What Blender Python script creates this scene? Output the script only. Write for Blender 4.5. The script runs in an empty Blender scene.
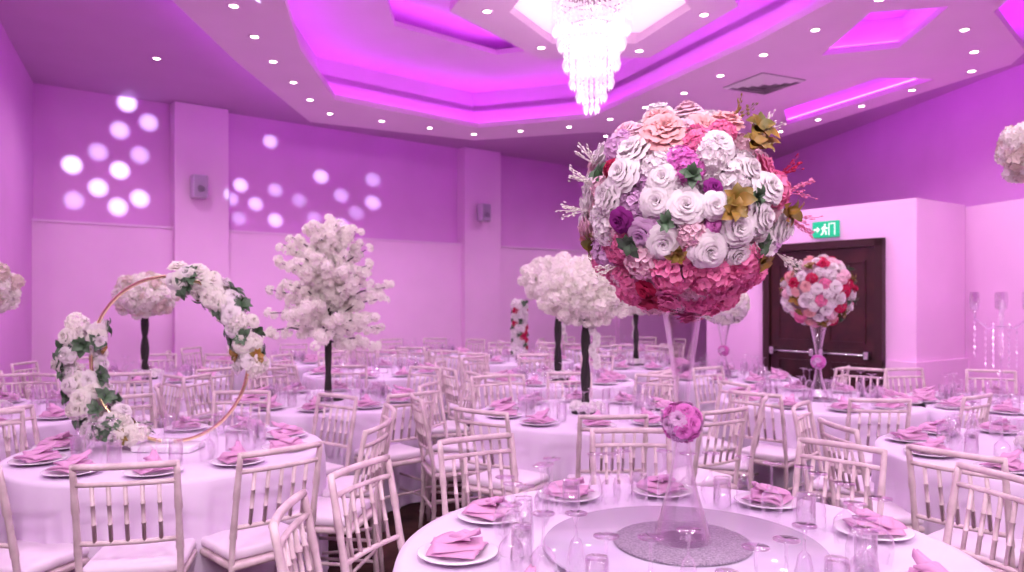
import bpy, math, random
import numpy as np
from mathutils import Vector, Matrix
random.seed(7); rng=np.random.RandomState(7)
sc=bpy.context.scene
try:
    sc.view_settings.view_transform='Standard'
    sc.view_settings.look='None'
    sc.view_settings.exposure=0.0
except Exception as e: print(e)
EYE=1.55; S=1.12
def K2(p): return (p[0]*S,p[1]*S)
def KZ(z): return EYE+(z-EYE)*S
def KP(l): return [K2(p) for p in l]
# ---------------------------------------------------------------- materials
def mat(name,col,rough=0.6,metal=0.0,noise=0,nscale=20,col2=None,emit=None,estr=0,bump=0,bscale=80,sheen=0,spec=0.5):
    m=bpy.data.materials.new(name); m.use_nodes=True; nt=m.node_tree; b=nt.nodes['Principled BSDF']
    b.inputs['Base Color'].default_value=(*col,1); b.inputs['Roughness'].default_value=rough; b.inputs['Metallic'].default_value=metal
    b.inputs['Specular IOR Level'].default_value=spec
    tc=nt.nodes.new('ShaderNodeTexCoord')
    if noise or col2:
        n=nt.nodes.new('ShaderNodeTexNoise'); n.inputs['Scale'].default_value=nscale; n.inputs['Detail'].default_value=4
        nt.links.new(tc.outputs['Object'],n.inputs['Vector'])
        r=nt.nodes.new('ShaderNodeValToRGB')
        c2=col2 if col2 else tuple(max(0,c*(1-noise)) for c in col)
        r.color_ramp.elements[0].position=0.35; r.color_ramp.elements[1].position=0.65
        r.color_ramp.elements[0].color=(*c2,1); r.color_ramp.elements[1].color=(*col,1)
        nt.links.new(n.outputs['Fac'],r.inputs['Fac']); nt.links.new(r.outputs['Color'],b.inputs['Base Color'])
    if bump:
        n2=nt.nodes.new('ShaderNodeTexNoise'); n2.inputs['Scale'].default_value=bscale
        nt.links.new(tc.outputs['Object'],n2.inputs['Vector'])
        bp=nt.nodes.new('ShaderNodeBump'); bp.inputs['Strength'].default_value=bump; bp.inputs['Distance'].default_value=0.01
        nt.links.new(n2.outputs['Fac'],bp.inputs['Height']); nt.links.new(bp.outputs['Normal'],b.inputs['Normal'])
    if emit:
        b.inputs['Emission Color'].default_value=(*emit,1); b.inputs['Emission Strength'].default_value=estr
    return m
def petal(name,col,tr=0.25,noise=0.12):
    m=mat(name,col,0.75,noise=noise,nscale=9,spec=0.2); nt=m.node_tree; b=nt.nodes['Principled BSDF']; out=nt.nodes['Material Output']
    t=nt.nodes.new('ShaderNodeBsdfTranslucent'); t.inputs['Color'].default_value=(*col,1)
    mx=nt.nodes.new('ShaderNodeMixShader'); mx.inputs[0].default_value=tr
    nt.links.new(b.outputs[0],mx.inputs[1]); nt.links.new(t.outputs[0],mx.inputs[2]); nt.links.new(mx.outputs[0],out.inputs[0])
    return m
def glassmat(name,tint=(0.985,0.978,0.985),lo=0.05,hi=0.85,bl=0.28):
    m=bpy.data.materials.new(name); m.use_nodes=True; nt=m.node_tree; nt.nodes.remove(nt.nodes['Principled BSDF']); out=nt.nodes['Material Output']
    tr=nt.nodes.new('ShaderNodeBsdfTransparent'); tr.inputs[0].default_value=(*tint,1)
    gl=nt.nodes.new('ShaderNodeBsdfGlossy'); gl.inputs['Roughness'].default_value=0.03; gl.inputs[0].default_value=(1,0.97,1,1)
    lw=nt.nodes.new('ShaderNodeLayerWeight'); lw.inputs[0].default_value=bl
    mr=nt.nodes.new('ShaderNodeMapRange'); mr.inputs['To Min'].default_value=lo; mr.inputs['To Max'].default_value=hi
    nt.links.new(lw.outputs['Facing'],mr.inputs[0])
    mx=nt.nodes.new('ShaderNodeMixShader'); nt.links.new(mr.outputs[0],mx.inputs[0]); nt.links.new(tr.outputs[0],mx.inputs[1]); nt.links.new(gl.outputs[0],mx.inputs[2])
    nt.links.new(mx.outputs[0],out.inputs[0]); return m
def emis(name,col,s):
    m=bpy.data.materials.new(name); m.use_nodes=True; nt=m.node_tree; nt.nodes.remove(nt.nodes['Principled BSDF'])
    e=nt.nodes.new('ShaderNodeEmission'); e.inputs[0].default_value=(*col,1); e.inputs[1].default_value=s
    nt.links.new(e.outputs[0],nt.nodes['Material Output'].inputs[0]); return m

M_wall=mat('wall_purple_wash',(0.75,0.34,0.74),0.7,noise=0.04,nscale=2)  # purple wash of the room lighting is mixed into this wall colour
M_wall_l=mat('wall_pink_wash',(0.85,0.51,0.81),0.7,noise=0.04,nscale=2)  # brighter pink wash on lower walls, likewise put into the colour
M_ceil=mat('ceiling_mauve_tint',(0.58,0.30,0.57),0.8,noise=0.03,nscale=2)  # white ceiling; the mauve of the coloured light is put into the colour
M_soff=mat('soffit_pink_tint',(0.82,0.53,0.80),0.7,noise=0.03,nscale=2)  # white soffit, pink tint of the coloured light mixed in
M_floor=mat('carpet',(0.09,0.04,0.035),0.95,col2=(0.035,0.016,0.018),nscale=3.5,bump=0.6,bscale=220,spec=0.1)
M_cloth=mat('tablecloth_fabric',(0.73,0.60,0.77),0.8,noise=0.05,nscale=3,bump=0.15,bscale=300,spec=0.2)
M_wood=mat('limewash_wood',(0.75,0.60,0.63),0.35,col2=(0.57,0.43,0.46),nscale=14)
M_cush=mat('cushion_fabric',(0.80,0.68,0.79),0.8,noise=0.05,nscale=8)
M_plate=mat('white_porcelain',(0.82,0.76,0.84),0.15)
M_nap=mat('pink_napkin',(0.64,0.32,0.54),0.7,noise=0.08,nscale=12,bump=0.1,bscale=400)
M_glass=glassmat('clear_glass')
M_vase=glassmat('vase_glass',(0.995,0.99,0.995),0.04,0.9,0.25)
M_susan=mat('susan_glass',(0.56,0.48,0.62),0.08,noise=0.05,nscale=5)
M_silver=mat('glitter_silver',(0.55,0.47,0.58),0.3,metal=0.6,col2=(0.28,0.23,0.31),nscale=160,bump=0.8,bscale=250)
M_gold=mat('gold_metal',(0.95,0.78,0.45),0.25,metal=1.0)
M_door=mat('dark_door_wood',(0.055,0.010,0.012),0.4,col2=(0.03,0.006,0.008),nscale=8)
M_frame=mat('door_frame_wood',(0.035,0.008,0.01),0.4)
M_steel=mat('steel',(0.6,0.6,0.6),0.25,metal=1)
M_black=mat('black_trunk',(0.015,0.01,0.012),0.7,bump=0.5,bscale=60)
M_speaker=mat('speaker_plastic',(0.62,0.45,0.66),0.6)
M_grille=mat('speaker_grille',(0.42,0.3,0.46),0.8,bump=0.5,bscale=300)
M_vent=mat('vent_metal',(0.72,0.60,0.70),0.5)
M_ventd=mat('vent_dark',(0.32,0.24,0.32),0.8)
M_led=emis('led_purple',(0.60,0.06,0.95),21)
M_led2=emis('led_magenta',(0.70,0.08,0.98),13)
M_bulb=emis('downlight_bulb',(1,0.9,0.85),14)
M_panel=mat('lit_panel',(0.9,0.84,0.85),0.6,emit=(1,0.84,0.88),estr=0.62)  # white panel; emission stands in for the light falling on it
M_cryst_glow=mat('crystal',(0.88,0.80,0.86),0.05,emit=(1,0.88,0.93),estr=0.42)  # crystals glow by themselves in place of the light they scatter
M_crystcore=emis('chandelier_bulb',(1,0.9,0.9),6)
M_green=mat('exit_green',(0.0,0.30,0.14),0.5,emit=(0.0,0.5,0.25),estr=0.7)
M_swhite=mat('exit_white',(0.85,0.9,0.88),0.5,emit=(0.7,1,0.85),estr=0.5)
FL=[petal('petal_white',(0.91,0.85,0.87),0.30,0.06),petal('petal_cream',(0.96,0.93,0.88),0.42,0.06),petal('petal_blush',(0.92,0.54,0.55)),petal('petal_pink',(0.90,0.27,0.50)),
    petal('petal_orchid',(0.80,0.24,0.66)),petal('petal_burgundy',(0.28,0.015,0.06)),petal('petal_plum',(0.30,0.03,0.26)),
    mat('leaf_green',(0.09,0.17,0.09),0.5,noise=0.4,nscale=20),mat('leaf_olive',(0.34,0.18,0.03),0.5,col2=(0.12,0.11,0.015),nscale=14),
    petal('petal_red',(0.62,0.03,0.12)),mat('foliage_core',(0.42,0.28,0.36),0.9),petal('petal_lilac',(0.78,0.50,0.76)),petal('petal_palepink',(0.92,0.64,0.74)),petal('petal_taupe',(0.80,0.68,0.62))]
WH,CR,BL,PK,OR,BU,PL,GR,OL,RD,CO,LI,PP,TA=range(14)
# ---------------------------------------------------------------- mesh builder
class MB:
    def __init__(s): s.v=[];s.f=[];s.m=[];s.n=0
    def add(s,t,M=None,mi=0):
        V,F=t
        if M is not None: V=V@M[:3,:3].T+M[:3,3]
        s.v.append(V); n=s.n
        s.f+= [tuple(i+n for i in f) for f in F]; s.m+=[mi]*len(F); s.n+=len(V); return s
    def mesh(s,name,mats,smooth=True):
        me=bpy.data.meshes.new(name); V=np.concatenate(s.v); me.from_pydata(V.tolist(),[],s.f)
        for m in mats: me.materials.append(m)
        me.polygons.foreach_set('material_index',np.array(s.m,dtype=np.int32))
        me.polygons.foreach_set('use_smooth',np.full(len(s.f),smooth)); me.update(); return me
    def tpl(s): return (np.concatenate(s.v),list(s.f))
def obj(name,me,loc=(0,0,0),rot=(0,0,0),scale=(1,1,1),parent=None):
    o=bpy.data.objects.new(name,me); sc.collection.objects.link(o); o.location=loc; o.rotation_euler=rot; o.scale=scale
    if parent: o.parent=parent
    return o
def empty(name,loc=(0,0,0),rot=(0,0,0)):
    e=bpy.data.objects.new(name,None); sc.collection.objects.link(e); e.location=loc; e.rotation_euler=rot; e.empty_display_size=0.1; return e
def T(x=0,y=0,z=0,s=1,rz=0,rx=0,ry=0):
    if not hasattr(s,'__len__'): s=(s,s,s)
    M=Matrix.Translation((x,y,z))@Matrix.Rotation(rz,4,'Z')@Matrix.Rotation(ry,4,'Y')@Matrix.Rotation(rx,4,'X')@Matrix.Diagonal((*s,1))
    return np.array(M)
def align(p,n,s=1,roll=0):
    n=Vector(n).normalized(); q=n.to_track_quat('Z','Y')
    M=Matrix.Translation(p)@q.to_matrix().to_4x4()@Matrix.Rotation(roll,4,'Z')@Matrix.Scale(s,4); return np.array(M)
def box(x0,x1,y0,y1,z0,z1):
    V=np.array([(x,y,z) for z in(z0,z1) for y in(y0,y1) for x in(x0,x1)],float)
    return V,[(0,2,3,1),(4,5,7,6),(0,1,5,4),(2,6,7,3),(0,4,6,2),(1,3,7,5)]
def rbox(x0,x1,y0,y1,z0,z1,b=0.01,seg=3):
    import bmesh
    bm=bmesh.new(); V,F=box(x0,x1,y0,y1,z0,z1); vs=[bm.verts.new(v) for v in V]
    for f in F: bm.faces.new([vs[i] for i in f])
    bmesh.ops.bevel(bm,geom=bm.edges[:]+bm.verts[:],offset=b,segments=seg,profile=0.5,affect='EDGES')
    bm.verts.index_update(); V=np.array([v.co[:] for v in bm.verts]); F=[tuple(v.index for v in f.verts) for f in bm.faces]; bm.free(); return V,F
def lathe(prof,n=20,cap0=False,cap1=False):
    V=[];F=[]
    for r,z in prof:
        for i in range(n):
            a=2*math.pi*i/n; V.append((r*math.cos(a),r*math.sin(a),z))
    for j in range(len(prof)-1):
        for i in range(n):
            k=(i+1)%n; F.append((j*n+i,j*n+k,(j+1)*n+k,(j+1)*n+i))
    if cap0: F.append(tuple(range(n-1,-1,-1)))
    if cap1: F.append(tuple((len(prof)-1)*n+i for i in range(n)))
    return np.array(V,float),F
def tube(pts,rad,n=8,closed=False):
    P=[Vector(p) for p in pts]; m=len(P)
    if not hasattr(rad,'__len__'): rad=[rad]*m
    V=[];F=[]; up=None
    for i,p in enumerate(P):
        if closed: t=(P[(i+1)%m]-P[i-1])
        else: t=(P[min(i+1,m-1)]-P[max(i-1,0)])
        t.normalize()
        if up is None:
            up=Vector((0,0,1)) if abs(t.z)<0.9 else Vector((1,0,0))
        a=t.cross(up); 
        if a.length<1e-4: a=t.cross(Vector((0.3,1,0.2)))
        a.normalize(); b=t.cross(a)
        for k in range(n):
            an=2*math.pi*k/n; V.append(tuple(p+rad[i]*(math.cos(an)*a+math.sin(an)*b)))
    for j in range(m if closed else m-1):
        for k in range(n):
            q=(k+1)%n; j2=(j+1)%m
            F.append((j*n+k,j2*n+k,j2*n+q,j*n+q))
    if not closed: F.append(tuple(range(n))); F.append(tuple((m-1)*n+k for k in range(n-1,-1,-1)))
    return np.array(V,float),F
def prism(poly,z0,z1):
    a=sum(poly[i][0]*poly[(i+1)%len(poly)][1]-poly[(i+1)%len(poly)][0]*poly[i][1] for i in range(len(poly)))
    if a<0: poly=poly[::-1]
    n=len(poly); V=[(x,y,z0) for x,y in poly]+[(x,y,z1) for x,y in poly]
    F=[tuple(range(n-1,-1,-1)),tuple(range(n,2*n))]+[(i,(i+1)%n,n+(i+1)%n,n+i) for i in range(n)]
    return np.array(V,float),F
def slab(name,outer,holes,z0,z1,mat_):
    cu=bpy.data.curves.new(name+'_c','CURVE'); cu.dimensions='2D'; cu.fill_mode='BOTH'; cu.extrude=(z1-z0)/2
    for poly in [outer]+holes:
        sp=cu.splines.new('POLY'); sp.points.add(len(poly)-1)
        for i,p in enumerate(poly): sp.points[i].co=(p[0],p[1],0,1)
        sp.use_cyclic_u=True
    o=bpy.data.objects.new('tmp',cu); sc.collection.objects.link(o); dg=bpy.context.evaluated_depsgraph_get()
    me=bpy.data.meshes.new_from_object(o.evaluated_get(dg)); bpy.data.objects.remove(o)
    me.name=name; me.materials.clear(); me.materials.append(mat_)
    for p in me.polygons: p.use_smooth=False
    return obj(name,me,(0,0,(z0+z1)/2))
def scl(poly,f,c): return [(c[0]+(x-c[0])*f,c[1]+(y-c[1])*f) for x,y in poly]
# ---------------------------------------------------------------- ROOM
C0=(-5.4,8.46); C1=(4.15,16.2)
u=Vector((C1[0]-C0[0],C1[1]-C0[1])).normalized()
room=[(-4.36,-2.2),(-4.36,6.3),C0,C1,(5.3,7.8),(5.9,3.5),(5.9,-2.2)]
roomK=KP(room)
ZC=KZ(4.0)
big=scl(roomK,1.03,(0,5))
slab('floor',big,[],-0.1,0.0,M_floor)
def wallseg(name,a,b,z0,z1,th=0.15,inset=0.0,m=M_wall):
    a=Vector(a);b=Vector(b); d=(b-a).normalized(); n=Vector((d.y,-d.x))
    p=[a+n*inset,b+n*inset,b-n*th,a-n*th]
    me=MB().add(prism([tuple(q) for q in p],z0,z1)).mesh(name,[m],False); return obj(name,me)
ZL=KZ(2.43)
wallseg('wall_left',roomK[1],roomK[2],0,ZC)
wallseg('wall_left_near',roomK[0],roomK[1],0,ZC)
wallseg('wall_back',roomK[2],roomK[3],0,ZC)
wallseg('wall_right_far',roomK[3],roomK[4],0,ZC)
wallseg('wall_right',roomK[4],roomK[5],0,ZC)
wallseg('wall_right_near',roomK[5],roomK[6],0,ZC)
wallseg('wall_rear',roomK[6],roomK[0],0,ZC)
Wn=Vector((u.y,-u.x))
def bw(t,off=0):
    p=(Vector(C0)+u*t)*S+Wn*off; return (p.x,p.y)
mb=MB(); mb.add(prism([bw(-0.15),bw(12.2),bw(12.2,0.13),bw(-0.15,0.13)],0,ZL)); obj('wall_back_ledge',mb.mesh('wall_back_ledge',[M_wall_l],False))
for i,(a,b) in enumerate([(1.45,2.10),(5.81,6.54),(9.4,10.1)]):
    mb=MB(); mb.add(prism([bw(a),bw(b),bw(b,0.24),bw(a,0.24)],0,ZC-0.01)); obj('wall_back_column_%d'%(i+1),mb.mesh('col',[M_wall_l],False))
mb=MB(); mb.add(prism([bw(-0.1),bw(12.2),bw(12.2,0.15),bw(-0.1,0.15)],ZL,ZL+0.03)); obj('trim_1',mb.mesh('trim',[M_soff],False))
blk=KP([(3.48,6.45),(4.2,6.95),(4.95,10.0),(2.15,8.28)])
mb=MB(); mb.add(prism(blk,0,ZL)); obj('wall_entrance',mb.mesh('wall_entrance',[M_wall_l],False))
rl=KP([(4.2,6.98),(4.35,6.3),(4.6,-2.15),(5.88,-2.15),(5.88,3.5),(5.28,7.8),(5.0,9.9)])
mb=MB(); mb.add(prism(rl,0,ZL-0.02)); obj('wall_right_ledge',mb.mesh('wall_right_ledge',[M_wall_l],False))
pl=KP([(3.44,6.38),(4.3,6.98),(4.2,7.2),(3.3,6.62)])
mb=MB(); mb.add(prism(pl,0,0.95)); obj('trim_2',mb.mesh('trim_2',[M_wall_l],False))
# ---------- door
dv=Vector(blk[3])-Vector(blk[0]); dv.normalize(); dn=Vector((-dv.y,dv.x)); 
if dn.dot(Vector((0,0))-Vector(blk[0]))<0: dn=-dn
def doorM(off=0.0):
    M=Matrix(((dv.x,dn.x,0,blk[0][0]+dn.x*off),(dv.y,dn.y,0,blk[0][1]+dn.y*off),(0,0,1,0),(0,0,0,1))); return np.array(M)
DM=doorM(0.0); e=empty('door_1')
mb=MB(); s0,s1,H=0.30,1.68,2.17
mb.add(box(s0,s0+0.08,0.0,0.07,0,H),DM);mb.add(box(s1-0.08,s1,0.0,0.07,0,H),DM);mb.add(box(s0,s1,0.0,0.07,H-0.08,H),DM)
obj('frame',mb.mesh('frame',[M_frame],False),parent=e)
mb=MB(); mid=(s0+s1)/2
for a,b in((s0+0.085,mid-0.004),(mid+0.004,s1-0.085)):
    mb.add(rbox(a,b,0.0,0.035,0.01,H-0.085,0.004,2),DM)
    for z0,z1 in((0.15,0.9),(1.1,1.95)):
        for q in((a+0.1,b-0.1,z0,z0+0.02),(a+0.1,b-0.1,z1-0.02,z1)): mb.add(box(q[0],q[1],0.03,0.047,q[2],q[3]),DM)
        for x in(a+0.1,b-0.12): mb.add(box(x,x+0.02,0.03,0.047,z0,z1),DM)
obj('leaves',mb.mesh('leaves',[M_door],False),parent=e)
mb=MB()
for a,b in((s0+0.12,mid-0.03),(mid+0.03,s1-0.12)):
    mb.add(tube([(a,0.10,0.99),(b,0.10,0.99)],0.013,10),DM)
    for x in(a,b-0.05): mb.add(rbox(x,x+0.05,0.03,0.12,0.95,1.03,0.006,2),DM)
obj('push_bars',mb.mesh('bars',[M_steel]),parent=e)
# exit sign
e=empty('exit_sign'); cx=0.93; z=2.30
mb=MB(); w,h=0.29,0.16
mb.add(rbox(cx-w/2-0.006,cx+w/2+0.006,0.01,0.035,z-h/2-0.006,z+h/2+0.006,0.004,2),DM,0)
obj('case',mb.mesh('case',[M_green]),parent=e)
mb=MB(); mb.add(box(cx-w/2,cx+w/2,0.034,0.038,z-h/2,z+h/2),DM,0); obj('face',mb.mesh('face',[M_green],False),parent=e)
mb=MB()
def flat(pts):
    P=[(cx-x*w,0.041,z+y*h) for x,y in pts]; n=len(P)
    mb.add((np.array(P),[tuple(range(n))]),DM,0)
def frame(x0,x1,y0,y1,t):
    flat([(x0,y0),(x0+t,y0),(x0+t,y1),(x0,y1)]);flat([(x1-t,y0),(x1,y0),(x1,y1),(x1-t,y1)]);flat([(x0,y1-t*1.6),(x1,y1-t*1.6),(x1,y1),(x0,y1)])
frame(0.14,0.40,-0.40,0.38,0.035)
flat([(-0.44,-0.06),(-0.32,-0.06),(-0.32,-0.2),(-0.20,0),(-0.32,0.2),(-0.32,0.06),(-0.44,0.06)])
flat([(-0.0+0.035*math.cos(a),0.30+0.065*math.sin(a)) for a in [i*math.pi/5 for i in range(10)]])
flat([(-0.07,0.20),(0.02,0.20),(-0.0,-0.08),(-0.09,-0.06)])
flat([(0.0,0.18),(0.11,0.08),(0.095,0.0),(-0.01,0.1)]); flat([(-0.07,0.2),(-0.15,0.06),(-0.13,-0.02),(-0.05,0.12)])
flat([(-0.02,-0.08),(0.07,-0.14),(0.06,-0.38),(0.015,-0.38),(0.015,-0.18),(-0.07,-0.1)])
flat([(-0.04,-0.06),(-0.09,-0.06),(-0.11,-0.22),(-0.18,-0.34),(-0.14,-0.40),(-0.05,-0.24)])
obj('pictogram',mb.mesh('pict',[M_swhite],False),parent=e)
# ---------- ceiling
CC=(0.3,6.0)
Rin=[(-1.63,5.37),(-1.82,6.45),(-1.90,8.06),(-.42,9.37),(.92,8.86),(2.05,6.2),(2.31,5.37),(2.3,3.6),(1.4,2.6),(-.6,2.6),(-1.6,3.8)]
R0=[(-1.9,1.9),(-2.4,4.2),(-2.49,6.78),(-2.44,9.06),(-.5,10.1),(1.1,9.6),(2.2,10.2),(3.27,10.75),(4.56,6.86),(4.45,6.5),(3.6,5.6),(3.3,4),(2.2,1.9)]
slotA=[(3.38,9.2),(3.08,8.5),(3.55,7.25),(4.12,7.3)]
slotB=[(2.72,6.6),(2.68,5.6),(3.2,5.5),(3.3,6.4)]
RinK,R0K,sAK,sBK=KP(Rin),KP(R0),KP(slotA),KP(slotB); CK=K2(CC)
def cen(p): return (sum(x for x,y in p)/len(p),sum(y for x,y in p)/len(p))
Mh=scl(RinK,1.12,CK); R0c=K2((0.7,6.3)); R0s=scl(R0K,0.95,R0c)
sA2=scl(sAK,1.25,cen(sAK)); sB2=scl(sBK,1.25,cen(sBK))
z37,z378=KZ(3.70),KZ(3.76)
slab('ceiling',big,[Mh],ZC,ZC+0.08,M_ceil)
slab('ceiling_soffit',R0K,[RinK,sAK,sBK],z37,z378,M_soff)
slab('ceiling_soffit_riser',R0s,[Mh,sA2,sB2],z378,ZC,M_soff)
z1,z2=KZ(4.24),KZ(4.5)
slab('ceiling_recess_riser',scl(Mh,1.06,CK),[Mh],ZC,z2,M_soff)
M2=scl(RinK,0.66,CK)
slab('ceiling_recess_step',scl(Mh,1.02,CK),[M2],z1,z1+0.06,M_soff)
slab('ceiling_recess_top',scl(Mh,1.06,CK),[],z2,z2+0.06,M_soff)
hexo=KP([(-.5,6.0),(.28,7.2),(1.31,7.15),(1.78,5.9),(1.2,4.8),(.0,4.8)]); hexi=KP([(-.02,6.02),(.36,6.75),(1.12,6.75),(1.42,5.95),(1.0,5.2),(.25,5.2)])
hc=cen(hexo)
slab('ceiling_hexagon_frame',hexo,[hexi],KZ(3.86),KZ(3.93),M_soff)
slab('ceiling_hexagon_riser',scl(hexo,0.86,hc),[scl(hexo,0.80,hc)],KZ(3.93),z2,M_soff)
slab('ceiling_hexagon_panel',scl(hexo,0.8,hc),[],KZ(4.02),KZ(4.05),M_panel)
e=empty('led_cove_lighting')
def led(nm,poly,c,f,z,m,wd=0.012):
    o=slab(nm,scl(poly,f+wd,c),[scl(poly,f,c)],z,z+0.015,m); o.parent=e
led('strip_main',RinK,CK,1.085,z378+0.02,M_led2)
led('strip_step',M2,CK,1.05,z1+0.065,M_led2,0.014)
led('strip_outer',R0K,R0c,0.965,z378+0.02,M_led,0.008)  # added strip, washes the outer ceiling and upper walls purple
led('strip_slot_a',sAK,cen(sAK),1.14,z378+0.01,M_led2,0.05)
led('strip_slot_b',sBK,cen(sBK),1.14,z378+0.01,M_led2,0.05)
led('strip_hexagon',hexo,hc,0.92,KZ(3.93)+0.01,M_led2,0.02)
# vent
e=empty('ceiling_air_vent',(2.5*S,7.45*S,z37),(0,0,math.radians(25)))
mb=MB()
for k,(a) in enumerate([0.31,0.235,0.16,0.085]):
    b=a-0.035; V=[];F=[]
    for (r,zz) in((a,-0.012+0.0*k),(b,-0.03)):
        for sx,sy in((-1,-1),(1,-1),(1,1),(-1,1)): V.append((sx*r,sy*r,zz))
    F=[(i,(i+1)%4,4+(i+1)%4,4+i) for i in range(4)]; mb.add((np.array(V),F))
obj('louvres',mb.mesh('l',[M_vent],False),parent=e)
mb=MB(); mb.add(box(-0.31,0.31,-0.31,0.31,-0.008,-0.002)); obj('duct',mb.mesh('d',[M_ventd],False),parent=e)
# ---------- downlights
dlm=MB(); dlm.add(lathe([(0.055,0),(0.055,-0.006),(0.04,-0.008),(0.036,-0.002)],16),None,0)
V,F=lathe([(0.0005,-0.004),(0.034,-0.004)],16); dlm.add((V,F),None,1)
DLM=dlm.mesh('downlight',[M_soff,M_bulb])
LC=(1,0.83,0.94)
def lamp(x,y,z,energy,col=LC,size=150,rad=0.06):
    L=bpy.data.lights.new('spot','SPOT'); L.energy=energy; L.color=col; L.spot_size=math.radians(size); L.spot_blend=0.8; L.shadow_soft_size=rad
    o=bpy.data.objects.new('downlight_lamp',L); sc.collection.objects.link(o); return o
def downlight(x,y,z,energy=0,**k):
    o=obj('recessed_downlight',DLM,(x,y,z))
    if energy:
        l=lamp(x,y,z,energy,**k); l.parent=o; l.location=(0,0,-0.07)
def along(poly,step):
    out=[];acc=0
    for a,b in zip(poly[:-1],poly[1:]):
        a=Vector(a);b=Vector(b);L=(b-a).length; t=acc
        while t<L: out.append(a+(b-a)*(t/L)); t+=step
        acc=t-L
    return out
i=0
for p in along(KP([(-1.9,4.2),(-2.15,6.6),(-2.17,8.6),(-.46,9.74),(1.0,9.2),(1.75,7.9),(2.4,6.0),(2.75,5.0),(2.7,3.2)]),0.72):
    downlight(p.x,p.y,z37,78 if i%2==0 else 0); i+=1
for p in along(KP([(3.2,10.2),(4.35,6.95),(3.55,5.9)]),0.75): downlight(p.x,p.y,z37,62 if i%3==0 else 0); i+=1
for p in along(KP([(-.2,6.0),(.33,6.98),(1.22,6.95),(1.6,5.95),(1.1,5.0),(0.1,5.0),(-.2,6.0)]),1.1): downlight(p.x,p.y,KZ(3.86),0)
for (x,y) in [(-3.4,2),(-3.4,4.6),(1.4,11.2),(2.6,12.6),(4.1,3.8),(4.1,1.2)]:  # this row and those below are extra downlights, added to light the room
    downlight(x*S,y*S,ZC,85)
for (x,y) in [(-3.6,7.6)]: downlight(x*S,y*S,ZC,85)
for (x,y) in [(0,1.0),(-2.6,0.2),(2.6,0.2),(0,-0.9)]: downlight(x*S,y*S,ZC,125)  # unseen, added around the camera for light from the front
for (x,y) in [(-0.9,3.2),(1.2,3.2)]:
    downlight(x*S,y*S,z1,75)
# made-up spotlights behind the camera, added to light the scene from the front
for (x,y,tx,ty,tz,en) in [(-1.7,-1.5,-1.2,4.5,1.5,340),(0.4,-1.7,0.6,4.0,2.0,290),(2.4,-1.5,1.6,4.5,1.5,340)]:
    e=empty('fill_spotlight',(x,y,ZC-0.25)); mb=MB(); d=(Vector((tx,ty,tz))-Vector((x,y,ZC-0.25))).normalized()
    mb.add(lathe([(0.001,-0.16),(0.05,-0.16),(0.06,-0.02),(0.065,0.0),(0.055,0.0),(0.05,-0.03),(0.001,-0.04)],20),align((0,0,0),d)); mb.add(tube([(0,0,0.03),(0,0,0.25)],0.01,8))
    obj('housing',mb.mesh('tsp',[M_black]),parent=e)
    L=bpy.data.lights.new('ts','SPOT'); L.energy=en; L.color=(1,0.87,0.93); L.spot_size=math.radians(110); L.spot_blend=0.9; L.shadow_soft_size=0.18
    o=bpy.data.objects.new('lamp',L); sc.collection.objects.link(o); o.parent=e; o.location=d*0.2; o.rotation_euler=d.to_track_quat('-Z','Y').to_euler()
# ---------- chandelier
e=empty('crystal_chandelier',(0.62*S,5.85*S,0))
V8=np.array([(0,0,1),(0.45,0,0.2),(0,0.45,0.2),(-0.45,0,0.2),(0,-0.45,0.2),(0,0,-1)],float); oct_=(V8,[(0,1,2),(0,2,3),(0,3,4),(0,4,1),(5,2,1),(5,3,2),(5,4,3),(5,1,4)])
mb=MB(); ztop=KZ(4.02)
tiers=[(0.34,ztop-0.12,ztop-0.38,44),(0.29,ztop-0.2,ztop-0.52,38),(0.24,ztop-0.3,ztop-0.70,32),(0.185,ztop-0.4,ztop-0.86,26),(0.125,ztop-0.5,ztop-0.98,18),(0.06,ztop-0.5,ztop-1.08,8)]
for r,za,zb,n in tiers:
    for k in range(n):
        a=2*math.pi*k/n; zz=za+rng.uniform(-.01,.01)
        while zz>zb:
            mb.add(oct_,T(r*math.cos(a),r*math.sin(a),zz,(0.024,0.024,0.022),rz=a)); zz-=0.042
        mb.add(oct_,T(r*math.cos(a),r*math.sin(a),zb-0.02,(0.04,0.04,0.045),rz=a))
obj('crystal_strands',mb.mesh('strands',[M_cryst_glow],False),parent=e)
mb=MB(); mb.add(lathe([(0.0,ztop),(0.36,ztop),(0.36,ztop-0.03),(0.33,ztop-0.05),(0.0,ztop-0.05)],32))
for r,za,zb,n in tiers: mb.add(tube([(r*math.cos(a),r*math.sin(a),za+0.02) for a in [2*math.pi*i/32 for i in range(32)]],0.008,6,True))
mb.add(tube([(0,0,ztop-0.05),(0,0,ztop-0.9)],0.012,8))
obj('frame',mb.mesh('fr',[M_steel]),parent=e)
mb=MB()
for k in range(10):
    a=k*math.pi/4; r=0.14 if k%2 else 0.07; zz=ztop-0.2-0.08*(k%8)
    mb.add(lathe([(0.0,0.03),(0.012,0.02),(0.016,0),(0.012,-0.03),(0.0,-0.035)],8),T(r*math.cos(a),r*math.sin(a),zz))
obj('bulbs',mb.mesh('bu',[M_crystcore]),parent=e)
for zz,pw in((ztop-0.45,26),(ztop-1.35,20)):
    L=bpy.data.lights.new('pl','POINT'); L.energy=pw; L.color=(1,0.88,0.92); L.shadow_soft_size=0.05
    o=bpy.data.objects.new('bulb_light',L); sc.collection.objects.link(o); o.parent=e; o.location=(0,0,zz)
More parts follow.
